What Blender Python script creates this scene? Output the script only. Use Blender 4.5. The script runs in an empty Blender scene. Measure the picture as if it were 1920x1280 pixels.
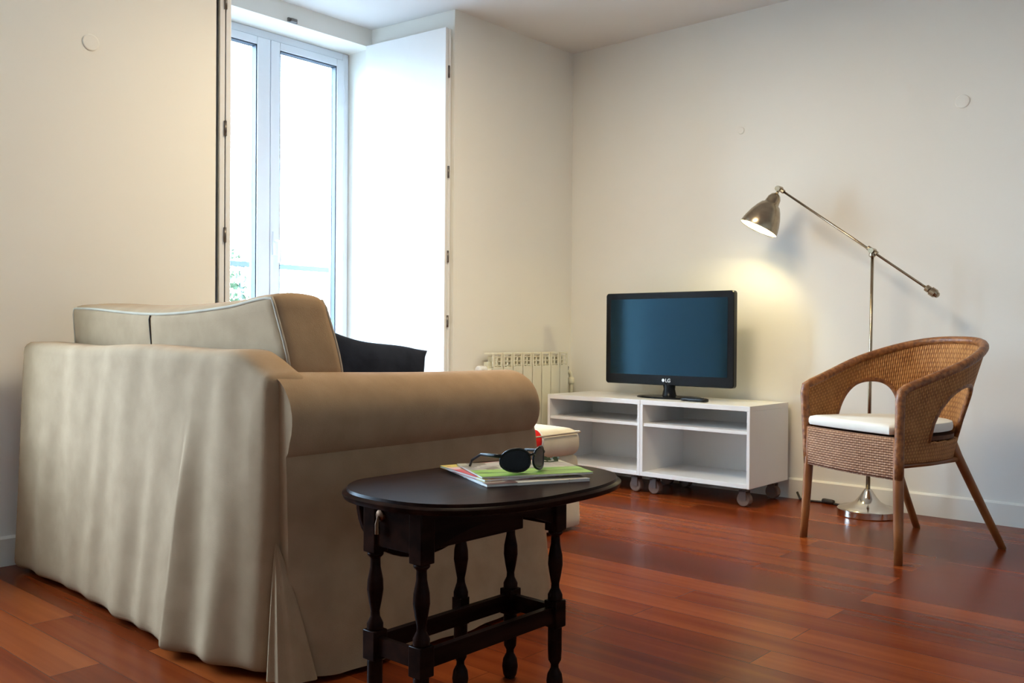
import bpy, bmesh, math, random
from math import sin, cos, pi, radians, sqrt, hypot, atan2
from mathutils import Vector, Matrix
random.seed(7)
S = bpy.context.scene
COL = S.collection

# ------------------------------------------------------------ camera
CX, CY, CZ = 3.3372, -4.2892, 0.7961
YAW, PITCH, ROLL, FPX = -0.7258, -0.0079, 0.0070, 1714.46
fw = Vector((sin(YAW)*cos(PITCH), cos(YAW)*cos(PITCH), sin(PITCH)))
rt = Vector((cos(YAW), -sin(YAW), 0)); up = rt.cross(fw)
r2 = rt*cos(ROLL) + up*sin(ROLL); u2 = -rt*sin(ROLL) + up*cos(ROLL)
cam = bpy.data.cameras.new('camera'); camo = bpy.data.objects.new('camera', cam); COL.objects.link(camo)
M = Matrix(((r2.x, u2.x, -fw.x, CX), (r2.y, u2.y, -fw.y, CY), (r2.z, u2.z, -fw.z, CZ), (0, 0, 0, 1)))
camo.matrix_world = M
cam.sensor_width = 36; cam.lens = FPX*36/1920; cam.clip_start = 0.05
S.camera = camo

# ------------------------------------------------------------ world, lights, exposure
W = bpy.data.worlds.new('world'); S.world = W; W.use_nodes = True
wn = W.node_tree.nodes; wl = W.node_tree.links; bg = wn['Background']; bg.inputs[1].default_value = 1.0
# overcast sky above, dimmer street below
wtc = wn.new('ShaderNodeTexCoord'); wsp = wn.new('ShaderNodeSeparateXYZ'); wcr = wn.new('ShaderNodeMapRange')
wcr.inputs[1].default_value = -0.06; wcr.inputs[2].default_value = 0.05; wcr.inputs[3].default_value = 4.0; wcr.inputs[4].default_value = 40.0
wvm = wn.new('ShaderNodeVectorMath'); wvm.operation = 'SCALE'; wvm.inputs[0].default_value = (0.54, 0.79, 1.06)
wl.new(wtc.outputs['Generated'], wsp.inputs[0]); wl.new(wsp.outputs[2], wcr.inputs[0]); wl.new(wcr.outputs[0], wvm.inputs['Scale']); wl.new(wvm.outputs[0], bg.inputs[0])
S.view_settings.view_transform = 'Standard'; S.view_settings.look = 'None'
S.view_settings.gamma = 1; S.view_settings.use_curve_mapping = False
S.view_settings.exposure = 0.0

def area(name, loc, direction, sx, sy, energy, color, portal=False):
    l = bpy.data.lights.new(name, 'AREA'); l.shape = 'RECTANGLE'; l.size = sx; l.size_y = sy
    l.energy = energy; l.color = color
    if portal: l.cycles.is_portal = True
    o = bpy.data.objects.new(name, l); COL.objects.link(o); o.location = loc
    o.rotation_euler = Vector(direction).to_track_quat('-Z', 'Y').to_euler()
    return o
area('window_portal', (-0.92, -1.572, 1.2), (1, 0, 0), 1.1, 2.4, 1, (1, 1, 1), True)
area('side_window_portal', (-0.65, -4.1, 1.4), (1, 0, 0), 1.45, 1.9, 1, (1, 1, 1), True)
# added warm fill for the walls, above the middle of the room (out of frame)
cl = bpy.data.lights.new('ceiling_fill_light', 'AREA'); cl.shape = 'DISK'; cl.size = 0.8; cl.energy = 41; cl.color = (1.0, 0.83, 0.56)
clo = bpy.data.objects.new('ceiling_fill_light', cl); COL.objects.link(clo); clo.location = (1.3, -1.95, 2.40)

# ------------------------------------------------------------ helpers
def link(o): COL.objects.link(o); return o
def empty(name, loc, rotz=0, label=None, cat=None, group=None):
    o = bpy.data.objects.new(name, None); link(o); o.location = loc; o.rotation_euler = (0, 0, rotz)
    o.empty_display_size = 0.1
    tag(o, label, cat, group); return o
def tag(o, label=None, cat=None, group=None, kind=None):
    if label: o['label'] = label
    if cat: o['category'] = cat
    if group: o['group'] = group
    if kind: o['kind'] = kind
    return o
def obj(name, bm, mat, parent=None, smooth=False, loc=None, auto=None):
    me = bpy.data.meshes.new(name)
    bmesh.ops.recalc_face_normals(bm, faces=bm.faces[:])
    if smooth or auto:
        for f in bm.faces: f.smooth = True
        if auto:
            for e in bm.edges:
                if len(e.link_faces) == 2 and e.calc_face_angle(0) > auto: e.smooth = False
    bm.to_mesh(me); bm.free()
    if isinstance(mat, (list, tuple)):
        for m in mat: me.materials.append(m)
    else: me.materials.append(mat)
    o = bpy.data.objects.new(name, me); link(o)
    if parent: o.parent = parent
    if loc: o.location = loc
    return o
def bevel_mod(o, w=0.003, seg=2):
    m = o.modifiers.new('bevel', 'BEVEL'); m.width = w; m.segments = seg; m.limit_method = 'ANGLE'; m.angle_limit = radians(40)
    return o
def NB(): return bmesh.new()
def box(bm, x0, x1, y0, y1, z0, z1, mi=0):
    v = [bm.verts.new(p) for p in ((x0,y0,z0),(x1,y0,z0),(x1,y1,z0),(x0,y1,z0),(x0,y0,z1),(x1,y0,z1),(x1,y1,z1),(x0,y1,z1))]
    for q in ((0,3,2,1),(4,5,6,7),(0,1,5,4),(1,2,6,5),(2,3,7,6),(3,0,4,7)):
        f = bm.faces.new([v[i] for i in q]); f.material_index = mi
    return bm
def prism(bm, poly, z0, z1):
    a = [bm.verts.new((x, y, z0)) for x, y in poly]; b = [bm.verts.new((x, y, z1)) for x, y in poly]
    bm.faces.new(a[::-1]); bm.faces.new(b); n = len(poly)
    for i in range(n): bm.faces.new((a[i], a[(i+1) % n], b[(i+1) % n], b[i]))
    return bm
def tube(bm, pts, r, seg=10, closed=False, caps=True):
    pts = [Vector(p) for p in pts]; n = len(pts); rings = []
    rr = r if isinstance(r, (list, tuple)) else [r]*n
    prev = None
    for i, p in enumerate(pts):
        if closed: t = (pts[(i+1) % n] - pts[i-1])
        else: t = pts[min(i+1, n-1)] - pts[max(i-1, 0)]
        t.normalize()
        if prev is None:
            a = Vector((0, 0, 1)) if abs(t.z) < 0.9 else Vector((1, 0, 0))
            nrm = t.cross(a).normalized()
        else:
            nrm = (prev - t*prev.dot(t)).normalized()
        prev = nrm; bn = t.cross(nrm)
        rings.append([bm.verts.new(p + (nrm*cos(2*pi*k/seg) + bn*sin(2*pi*k/seg))*rr[i]) for k in range(seg)])
    m = n if closed else n-1
    for i in range(m):
        A, B = rings[i], rings[(i+1) % n]
        for k in range(seg): bm.faces.new((A[k], A[(k+1) % seg], B[(k+1) % seg], B[k]))
    if not closed and caps: bm.faces.new(rings[0][::-1]); bm.faces.new(rings[-1])
    return bm
def lathe(bm, prof, c=(0, 0, 0), seg=32, axis=None, cap=True):
    """prof: (radius, height) list; axis: unit vector (default +Z)"""
    c = Vector(c); ax = Vector(axis).normalized() if axis else Vector((0, 0, 1))
    a = Vector((1, 0, 0)) if abs(ax.x) < 0.9 else Vector((0, 1, 0))
    u = (a - ax*a.dot(ax)).normalized(); v = ax.cross(u); rings = []
    for r, h in prof:
        rings.append([bm.verts.new(c + ax*h + (u*cos(2*pi*k/seg) + v*sin(2*pi*k/seg))*max(r, 1e-4)) for k in range(seg)])
    for A, B in zip(rings, rings[1:]):
        for k in range(seg): bm.faces.new((A[k], A[(k+1) % seg], B[(k+1) % seg], B[k]))
    if cap: bm.faces.new(rings[0][::-1]); bm.faces.new(rings[-1])
    return bm
def gridbox(bm, x0, x1, y0, y1, z0, z1, nx, ny, nz, r=0.03, deform=None):
    """box with gridded faces, corners rounded by r, then deformed"""
    sx, sy, sz = x1-x0, y1-y0, z1-z0; cache = {}
    def V(i, j, k):
        key = (i, j, k)
        if key in cache: return cache[key]
        p = Vector((x0+sx*i/nx, y0+sy*j/ny, z0+sz*k/nz))
        q = Vector((min(max(p.x, x0+r), x1-r), min(max(p.y, y0+r), y1-r), min(max(p.z, z0+r), z1-r)))
        d = p-q
        if d.length > 1e-9: p = q + d.normalized()*min(d.length, r)
        if deform: p = Vector(deform(p, i/nx, j/ny, k/nz))
        cache[key] = bm.verts.new(p); return cache[key]
    for i in range(nx):
        for j in range(ny):
            for k in (0, nz): bm.faces.new((V(i,j,k), V(i+1,j,k), V(i+1,j+1,k), V(i,j+1,k)))
    for i in range(nx):
        for k in range(nz):
            for j in (0, ny): bm.faces.new((V(i,j,k), V(i+1,j,k), V(i+1,j,k+1), V(i,j,k+1)))
    for j in range(ny):
        for k in range(nz):
            for i in (0, nx): bm.faces.new((V(i,j,k), V(i,j+1,k), V(i,j+1,k+1), V(i,j,k+1)))
    return bm
def sm(a, b, x):
    t = min(max((x-a)/(b-a), 0), 1); return t*t*(3-2*t)

# ------------------------------------------------------------ materials
def mat(name, col, rough=0.5, metal=0, **kw):
    m = bpy.data.materials.new(name); m.use_nodes = True; b = m.node_tree.nodes['Principled BSDF']
    b.inputs['Base Color'].default_value = (*col, 1); b.inputs['Roughness'].default_value = rough; b.inputs['Metallic'].default_value = metal
    for k, v in kw.items():
        b.inputs[k.replace('_', ' ')].default_value = v
    return m
def N(m, t, **kw):
    n = m.node_tree.nodes.new(t)
    for k, v in kw.items(): setattr(n, k, v)
    return n
def L(m, a, b): m.node_tree.links.new(a, b)
def noisy(m, c1, c2, scale=(5, 5, 5), detail=4, bump=0.0, bdist=0.002, bscale=None, coord='Object', lo=0.35, hi=0.65):
    b = m.node_tree.nodes['Principled BSDF']
    tc = N(m, 'ShaderNodeTexCoord'); mp = N(m, 'ShaderNodeMapping'); mp.inputs['Scale'].default_value = scale
    L(m, tc.outputs[coord], mp.inputs[0])
    nz = N(m, 'ShaderNodeTexNoise'); nz.inputs['Scale'].default_value = 1; nz.inputs['Detail'].default_value = detail
    L(m, mp.outputs[0], nz.inputs['Vector'])
    cr = N(m, 'ShaderNodeValToRGB'); cr.color_ramp.elements[0].color = (*c1, 1); cr.color_ramp.elements[1].color = (*c2, 1)
    cr.color_ramp.elements[0].position = lo; cr.color_ramp.elements[1].position = hi
    L(m, nz.outputs[0], cr.inputs[0]); L(m, cr.outputs[0], b.inputs['Base Color'])
    if bump:
        n2 = nz
        if bscale:
            mp2 = N(m, 'ShaderNodeMapping'); mp2.inputs['Scale'].default_value = bscale; L(m, tc.outputs[coord], mp2.inputs[0])
            n2 = N(m, 'ShaderNodeTexNoise'); n2.inputs['Scale'].default_value = 1; n2.inputs['Detail'].default_value = 3
            L(m, mp2.outputs[0], n2.inputs['Vector'])
        bp = N(m, 'ShaderNodeBump'); bp.inputs['Strength'].default_value = bump; bp.inputs['Distance'].default_value = bdist
        L(m, n2.outputs[0], bp.inputs['Height']); L(m, bp.outputs[0], b.inputs['Normal'])
    return m
wall_m = noisy(mat('wall_paint', (0.8, 0.75, 0.65), 0.75), (0.83, 0.805, 0.735), (0.85, 0.825, 0.755), (1.5, 1.5, 1.5), 3, 0.12, 0.001, (60, 60, 60))
ceil_m = noisy(mat('ceiling_paint', (0.8, 0.78, 0.74), 0.85), (0.74, 0.72, 0.69), (0.76, 0.74, 0.71), (2, 2, 2), 3, 0.08, 0.001, (50, 50, 50))
trim_m = noisy(mat('trim_paint', (0.82, 0.78, 0.68), 0.45), (0.83, 0.80, 0.72), (0.85, 0.82, 0.74), (3, 3, 3))
white_m = noisy(mat('white_lacquer', (0.85, 0.85, 0.84), 0.3), (0.84, 0.84, 0.83), (0.86, 0.86, 0.85), (4, 4, 4))
cab_m = noisy(mat('cabinet_foil', (0.84, 0.83, 0.81), 0.28), (0.83, 0.82, 0.80), (0.85, 0.84, 0.82), (4, 4, 4))
pvc_m = noisy(mat('window_frame_paint', (0.82, 0.86, 0.9), 0.3), (0.74, 0.79, 0.86), (0.76, 0.81, 0.88), (4, 4, 4))
gasket_m = noisy(mat('gasket_rubber', (0.03, 0.04, 0.06), 0.6), (0.03, 0.04, 0.06), (0.04, 0.05, 0.07))
rad_m = noisy(mat('radiator_enamel', (0.8, 0.77, 0.62), 0.35), (0.79, 0.76, 0.60), (0.81, 0.78, 0.63))
dark_gap_m = noisy(mat('dark_gap', (0.05, 0.045, 0.04), 0.9), (0.05, 0.045, 0.04), (0.06, 0.05, 0.045))
black_m = noisy(mat('black_plastic', (0.012, 0.012, 0.013), 0.3, Specular_IOR_Level=0.2), (0.010, 0.010, 0.011), (0.014, 0.014, 0.015))
gloss_black_m = noisy(mat('gloss_black_plastic', (0.01, 0.01, 0.012), 0.2, Specular_IOR_Level=0.12), (0.008, 0.009, 0.011), (0.010, 0.011, 0.013))
screen_m = noisy(mat('tv_screen', (0.01, 0.014, 0.02), 0.10, Specular_IOR_Level=0.5, Specular_Tint=(0.30, 0.72, 1.0, 1)), (0.002, 0.006, 0.012), (0.003, 0.007, 0.014))
nickel_m = noisy(mat('brushed_nickel', (0.62, 0.54, 0.42), 0.25, 1.0), (0.34, 0.27, 0.19), (0.42, 0.34, 0.24), (30, 30, 30), 3)
chrome_m = noisy(mat('polished_steel', (0.75, 0.72, 0.66), 0.12, 1.0), (0.58, 0.54, 0.48), (0.64, 0.60, 0.54))
metal_gray_m = noisy(mat('zinc_metal', (0.5, 0.5, 0.5), 0.35, 1.0), (0.16, 0.14, 0.13), (0.20, 0.18, 0.16))
cord_m = noisy(mat('cord_rubber', (0.03, 0.02, 0.015), 0.5), (0.025, 0.018, 0.014), (0.035, 0.025, 0.018))
glass_m = mat('window_glass', (1, 1, 1), 0.0, 0, Transmission_Weight=1.0, IOR=1.02, Alpha=0.25)
noise_gl = noisy(glass_m, (0.98, 0.99, 1.0), (1, 1, 1))
caster_m = noisy(mat('caster_housing', (0.1, 0.07, 0.055), 0.3), (0.07, 0.045, 0.036), (0.11, 0.075, 0.06))
clear_m = noisy(mat('caster_plastic', (0.5, 0.42, 0.36), 0.2, 0, Specular_IOR_Level=0.3, Transmission_Weight=0.35, IOR=1.45), (0.20, 0.12, 0.09), (0.26, 0.17, 0.13))
fabric_c1, fabric_c2 = (0.31, 0.202, 0.116), (0.355, 0.235, 0.138)
def fabric(name, c1, c2, bump=0.35, rough=0.9):
    m = mat(name, c1, rough, Specular_IOR_Level=0.1)
    return noisy(m, c1, c2, (14, 14, 14), 5, bump, 0.0012, (420, 420, 420))
sofa_m = fabric('sofa_slipcover_cloth', fabric_c1, fabric_c2)
piping_m = fabric('piping_cloth', (0.40, 0.33, 0.25), (0.45, 0.38, 0.29))
cream_m = fabric('ottoman_cloth', (0.66, 0.58, 0.43), (0.72, 0.64, 0.48))
navy_m = fabric('navy_cloth', (0.010, 0.013, 0.022), (0.018, 0.022, 0.034))
seatpad_m = fabric('seat_pad_cloth', (0.76, 0.73, 0.66), (0.80, 0.77, 0.70), 0.2)
red_m = noisy(mat('red_lacquer', (0.5, 0.012, 0.012), 0.5), (0.5, 0.01, 0.01), (0.6, 0.02, 0.015))
darkwood_m = noisy(mat('dark_oak', (0.02, 0.009, 0.006), 0.28), (0.006, 0.0026, 0.0018), (0.020, 0.0075, 0.0045), (30, 3, 30), 5, 0.15, 0.001)
darkwood_m.node_tree.nodes['Principled BSDF'].inputs['Specular IOR Level'].default_value = 0.03
cane_m = noisy(mat('cane_pole', (0.3, 0.13, 0.045), 0.38), (0.18, 0.058, 0.014), (0.30, 0.11, 0.030), (12, 12, 6), 4)
leaf_m = noisy(mat('tree_leaves', (0.2, 0.35, 0.1), 0.6), (0.035, 0.055, 0.022), (0.06, 0.10, 0.035), (9, 9, 9))
plaster_m = noisy(mat('street_plaster', (0.8, 0.78, 0.74), 0.8), (0.78, 0.76, 0.72), (0.82, 0.8, 0.76))
slab_m = noisy(mat('balcony_stone', (0.12, 0.115, 0.11), 0.85), (0.11, 0.105, 0.10), (0.14, 0.135, 0.13))
rail_m = noisy(mat('rail_iron', (0.22, 0.26, 0.28), 0.5), (0.03, 0.045, 0.055), (0.04, 0.055, 0.065))
paper_m = noisy(mat('paper_edge', (0.7, 0.66, 0.6), 0.7), (0.6, 0.55, 0.48), (0.74, 0.7, 0.64), (3, 3, 900))
bulb_m = mat('lamp_bulb', (1, 1, 1), 0.5); bulb_m.node_tree.nodes['Principled BSDF'].inputs['Emission Color'].default_value = (1, 0.86, 0.58, 1)
bulb_m.node_tree.nodes['Principled BSDF'].inputs['Emission Strength'].default_value = 60
inner_m = noisy(mat('shade_lining', (0.9, 0.88, 0.82), 0.5), (0.88, 0.86, 0.80), (0.92, 0.9, 0.84))

def wood_floor():
    m = mat('jatoba_planks', (0.3, 0.07, 0.02), 0.22, Specular_IOR_Level=0.10); nt = m.node_tree; b = nt.nodes['Principled BSDF']
    tc = N(m, 'ShaderNodeTexCoord')
    br = N(m, 'ShaderNodeTexBrick'); br.offset = 0.37; br.offset_frequency = 2; br.squash = 1
    br.inputs['Scale'].default_value = 1; br.inputs['Brick Width'].default_value = 1.15; br.inputs['Row Height'].default_value = 0.118
    br.inputs['Mortar Size'].default_value = 0.0009; br.inputs['Mortar Smooth'].default_value = 0.2; br.inputs['Bias'].default_value = 0
    br.inputs['Color1'].default_value = (0.0, 0.0, 0.0, 1); br.inputs['Color2'].default_value = (1, 1, 1, 1); br.inputs['Mortar'].default_value = (0.3, 0.3, 0.3, 1)
    L(m, tc.outputs['Object'], br.inputs['Vector'])
    mp = N(m, 'ShaderNodeMapping'); mp.inputs['Scale'].default_value = (0.8, 20, 1); L(m, tc.outputs['Object'], mp.inputs[0])
    # shift the grain per plank
    ad = N(m, 'ShaderNodeVectorMath', operation='MULTIPLY_ADD'); ad.inputs[1].default_value = (7, 13, 5)
    L(m, br.outputs['Color'], ad.inputs[0]); L(m, mp.outputs[0], ad.inputs[2])
    nz = N(m, 'ShaderNodeTexNoise'); nz.inputs['Scale'].default_value = 1.0; nz.inputs['Detail'].default_value = 4; nz.inputs['Distortion'].default_value = 0.25
    L(m, ad.outputs[0], nz.inputs['Vector'])
    mx = N(m, 'ShaderNodeMath', operation='MULTIPLY_ADD'); mx.inputs[1].default_value = 0.40
    mm = N(m, 'ShaderNodeMath', operation='MULTIPLY'); mm.inputs[1].default_value = 0.72
    L(m, nz.outputs[0], mm.inputs[0]); L(m, br.outputs['Color'], mx.inputs[0]); L(m, mm.outputs[0], mx.inputs[2])
    cr = N(m, 'ShaderNodeValToRGB'); e = cr.color_ramp.elements
    e[0].position = 0.22; e[0].color = (0.075, 0.012, 0.003, 1); e[1].position = 0.95; e[1].color = (0.27, 0.060, 0.012, 1)
    k = e.new(0.5); k.color = (0.145, 0.0225, 0.0042, 1)
    L(m, mx.outputs[0], cr.inputs[0])
    dk = N(m, 'ShaderNodeMix', data_type='RGBA'); dk.inputs[7].default_value = (0.075, 0.015, 0.005, 1)
    L(m, br.outputs['Fac'], dk.inputs[0]); L(m, cr.outputs[0], dk.inputs[6]); L(m, dk.outputs[2], b.inputs['Base Color'])
    b.inputs['Roughness'].default_value = 0.26
    return m
floor_m = wood_floor()

def rattan(name, ku, kv, dark, mid, light):
    m = mat(name, mid, 0.6, Specular_IOR_Level=0.25); b = m.node_tree.nodes['Principled BSDF']
    tc = N(m, 'ShaderNodeTexCoord'); sp = N(m, 'ShaderNodeSeparateXYZ'); L(m, tc.outputs['UV'], sp.inputs[0])
    def s(out, k):
        a = N(m, 'ShaderNodeMath', operation='MULTIPLY'); a.inputs[1].default_value = k; L(m, out, a.inputs[0])
        c = N(m, 'ShaderNodeMath', operation='SINE'); L(m, a.outputs[0], c.inputs[0]); return c.outputs[0]
    su, sv = s(sp.outputs[0], ku), s(sp.outputs[1], kv)
    pr = N(m, 'ShaderNodeMath', operation='MULTIPLY'); L(m, su, pr.inputs[0]); L(m, sv, pr.inputs[1])
    av = N(m, 'ShaderNodeMath', operation='ABSOLUTE'); L(m, sv, av.inputs[0])
    au = N(m, 'ShaderNodeMath', operation='ABSOLUTE'); L(m, su, au.inputs[0])
    hh = N(m, 'ShaderNodeMath', operation='MULTIPLY_ADD'); hh.inputs[1].default_value = 0.35; L(m, pr.outputs[0], hh.inputs[0]); L(m, av.outputs[0], hh.inputs[2])
    h2 = N(m, 'ShaderNodeMath', operation='MULTIPLY_ADD'); h2.inputs[1].default_value = 0.4; L(m, au.outputs[0], h2.inputs[0]); L(m, hh.outputs[0], h2.inputs[2])
    nz = N(m, 'ShaderNodeTexNoise'); nz.inputs['Scale'].default_value = 22; L(m, tc.outputs['Object'], nz.inputs['Vector'])
    h3 = N(m, 'ShaderNodeMath', operation='MULTIPLY_ADD'); h3.inputs[1].default_value = 0.9; L(m, nz.outputs[0], h3.inputs[0]); L(m, h2.outputs[0], h3.inputs[2])
    cr = N(m, 'ShaderNodeValToRGB'); e = cr.color_ramp.elements
    mr = N(m, 'ShaderNodeMapRange'); mr.inputs[1].default_value = 0.3; mr.inputs[2].default_value = 2.0; L(m, h3.outputs[0], mr.inputs[0])
    e[0].position = 0.12; e[0].color = (*dark, 1); e[1].position = 0.95; e[1].color = (*light, 1); k = e.new(0.45); k.color = (*mid, 1)
    L(m, mr.outputs[0], cr.inputs[0]); L(m, cr.outputs[0], b.inputs['Base Color'])
    bp = N(m, 'ShaderNodeBump'); bp.inputs['Strength'].default_value = 0.8; bp.inputs['Distance'].default_value = 0.003
    L(m, h2.outputs[0], bp.inputs['Height']); L(m, bp.outputs[0], b.inputs['Normal'])
    return m
rattan_m = rattan('woven_rattan', 2*pi/0.030, 2*pi/0.016, (0.08, 0.022, 0.006), (0.29, 0.105, 0.026), (0.56, 0.27, 0.09))
rattan_front_m = rattan('woven_rattan_panel', 2*pi/0.020, 2*pi/0.018, (0.09, 0.035, 0.015), (0.24, 0.11, 0.055), (0.42, 0.23, 0.125))
rim_m = noisy(mat('wrapped_cane', (0.3, 0.13, 0.04), 0.45), (0.14, 0.042, 0.010), (0.32, 0.12, 0.030), (60, 60, 60), 3, 0.7, 0.003, (90, 90, 90))

def cover(name, cols, scale):
    m = mat(name, cols[0], 0.3); b = m.node_tree.nodes['Principled BSDF']
    tc = N(m, 'ShaderNodeTexCoord'); mp = N(m, 'ShaderNodeMapping'); mp.inputs['Scale'].default_value = scale; L(m, tc.outputs['Object'], mp.inputs[0])
    vo = N(m, 'ShaderNodeTexVoronoi'); vo.distance = 'CHEBYCHEV'; vo.inputs['Scale'].default_value = 1; L(m, mp.outputs[0], vo.inputs['Vector'])
    sp = N(m, 'ShaderNodeSeparateColor'); L(m, vo.outputs['Color'], sp.inputs[0])
    cr = N(m, 'ShaderNodeValToRGB'); cr.color_ramp.interpolation = 'CONSTANT'; e = cr.color_ramp.elements
    e[0].color = (*cols[0], 1); e[0].position = 0; e[1].color = (*cols[1], 1); e[1].position = 1/len(cols)
    for i, c in enumerate(cols[2:]): k = e.new((i+2)/len(cols)); k.color = (*c, 1)
    L(m, sp.outputs[0], cr.inputs[0]); L(m, cr.outputs[0], b.inputs['Base Color']); return m
mag_collage = cover('collage_cover', [(0.06, 0.02, 0.015), (0.6, 0.55, 0.45), (0.25, 0.12, 0.08), (0.55, 0.55, 0.6), (0.10, 0.04, 0.03), (0.65, 0.6, 0.5)], (22, 22, 5))
mag_warm = cover('warm_cover', [(0.6, 0.2, 0.03), (0.55, 0.04, 0.05), (0.7, 0.55, 0.1), (0.75, 0.5, 0.5), (0.5, 0.15, 0.03)], (25, 30, 5))
mag_green = noisy(mat('green_cover', (0.2, 0.4, 0.04), 0.3), (0.13, 0.30, 0.025), (0.32, 0.52, 0.09), (40, 5, 5), 2)
mag_grey = cover('muted_cover', [(0.35, 0.3, 0.25), (0.45, 0.42, 0.3), (0.2, 0.17, 0.12), (0.5, 0.45, 0.38)], (30, 30, 5))

# ------------------------------------------------------------ room shell
H = 2.4548; XR, YF = 5.2, -7.2
bm = NB(); box(bm, -1.0, XR, YF, 0.0, -0.1, 0); f = obj('floor', bm, floor_m); tag(f, kind='structure')
bm = NB(); box(bm, -0.9, XR, YF, 0.0, H, H+0.1); tag(obj('ceiling', bm, ceil_m), kind='structure')
bm = NB(); box(bm, -0.9, XR, 0.0, 0.15, 0, H); tag(obj('wall_back', bm, wall_m), kind='structure')
bm = NB(); box(bm, XR, XR+0.1, YF, 0.15, 0, H); tag(obj('wall_right', bm, wall_m), kind='structure')
bm = NB(); box(bm, -0.9, XR, YF-0.1, YF, 0, H); tag(obj('wall_front', bm, wall_m), kind='structure')
WR, WL = -1.052, -2.092        # inner recess
DR = -0.576                    # depth of the splayed reveal
bm = NB()
prism(bm, [(0, 0), (-0.9, 0), (-0.9, WR), (DR, WR), (0, -0.985)], 0, H)
prism(bm, [(0, -2.33), (DR, WL), (-0.9, WL), (-0.9, -3.38), (0, -3.3)], 0, H)
prism(bm, [(0, -4.9), (-0.9, -4.82), (-0.9, YF), (0, YF)], 0, H)
box(bm, -0.9, DR, WL, WR, 2.357, H)
box(bm, -0.9, 0, -4.9, -3.3, 2.35, H); box(bm, -0.9, 0, -4.9, -3.3, 0, 0.5)
tag(obj('wall_left', bm, wall_m), kind='structure')

# baseboards
def baseboard(name, poly_pts):
    bm = NB()
    for (x0, y0, x1, y1, nx, ny) in poly_pts:
        t = 0.014; prof = [(0, 0), (t, 0), (t, 0.092), (t*0.45, 0.1), (0, 0.1)]
        A = [bm.verts.new((x0+nx*a, y0+ny*a, z)) for a, z in prof]; B = [bm.verts.new((x1+nx*a, y1+ny*a, z)) for a, z in prof]
        n = len(prof)
        for i in range(n): bm.faces.new((A[i], A[(i+1) % n], B[(i+1) % n], B[i]))
        bm.faces.new(A); bm.faces.new(B[::-1])
    tag(obj(name, bm, trim_m), kind='structure')
baseboard('baseboard_back', [(0.0, 0, XR, 0, 0, -1)])
baseboard('baseboard_left', [(0, -0.02, 0, -0.985, 1, 0), (0, -2.33, 0, YF, 1, 0)])

# ------------------------------------------------------------ window (tall casement)
WX = -0.803
win = bpy.data.objects.new('window_1', None); link(win); win.location = (WX, -1.572, 0); tag(win, 'tall white double casement window in the deep recess, behind the sofa', kind='structure')
def frame_rect(bm, y0, y1, z0, z1, w, x0, x1, wb=None):
    wb = wb or w
    box(bm, x0, x1, y0, y0+w, z0, z1); box(bm, x0, x1, y1-w, y1, z0, z1)
    box(bm, x0, x1, y0+w, y1-w, z1-w, z1); box(bm, x0, x1, y0+w, y1-w, z0, z0+wb)
hy = 0.515
bm = NB(); frame_rect(bm, -hy, hy, 0.0, 2.356, 0.040, -0.035, 0.030)
bevel_mod(obj('window_frame', bm, pvc_m, win), 0.003)
for s, nm in ((1, 0), (-1, 1)):
    y0, y1 = (0.002, 0.475) if s == 1 else (-0.475, -0.002)
    sash = empty('window_sash', (0, 0, 0)); sash.parent = win
    bm = NB()
    st = 0.055 if s == 1 else 0.077
    # stiles and rails, wider meeting stile on the left leaf
    a, b_ = (y0, y1)
    ws_in = st; ws_out = 0.05
    ya = a + (ws_in if s == 1 else ws_out); yb = b_ - (ws_out if s == 1 else ws_in)
    box(bm, -0.022, 0.045, a, ya, 0.045, 2.312); box(bm, -0.022, 0.045, yb, b_, 0.045, 2.312)
    box(bm, -0.022, 0.045, ya, yb, 2.272, 2.312); box(bm, -0.022, 0.045, ya, yb, 0.045, 0.14)
    fr = obj('sash_frame', bm, pvc_m, sash); bevel_mod(fr, 0.004)
    bm = NB(); g = 0.006
    for q in ((ya, ya+g, 0.14, 2.272), (yb-g, yb, 0.14, 2.272), (ya, yb, 2.272-g, 2.272), (ya, yb, 0.14, 0.14+g)):
        box(bm, 0.004, 0.040, *q)
    obj('gasket', bm, gasket_m, sash)
    bm = NB(); box(bm, 0.006, 0.012, ya+g, yb-g, 0.14+g, 2.272-g); obj('pane', bm, glass_m, sash)
bm = NB(); box(bm, 0.045, 0.056, 0.012, 0.040, 1.20, 1.32); tube(bm, [(0.056, 0.026, 1.27), (0.09, 0.026, 1.27), (0.095, 0.026, 1.26), (0.095, 0.026, 1.16)], 0.008, 8)
obj('window_handle', bm, pvc_m, win, auto=0.6)
for z in (0.35, 1.25, 2.13):
    bm = NB(); tube(bm, [(0.038, 0.478, z-0.045), (0.038, 0.478, z+0.045)], 0.008, 10); obj('window_hinge', bm, pvc_m, win, smooth=True)
bm = NB(); box(bm, -0.12, 0.22, -0.52, 0.52, 0, 0.02); obj('threshold', bm, white_m, win)

# side window behind the photographer (out of frame, gives the daylight on the sofa back)
w2 = bpy.data.objects.new('window_2', None); link(w2); w2.location = (-0.6, -4.1, 0); tag(w2, kind='structure')
bm = NB(); frame_rect(bm, -0.74, 0.74, 0.5, 2.35, 0.05, -0.03, 0.03); box(bm, -0.03, 0.03, -0.03, 0.03, 0.54, 2.3)
obj('window_frame', bm, pvc_m, w2)

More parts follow.
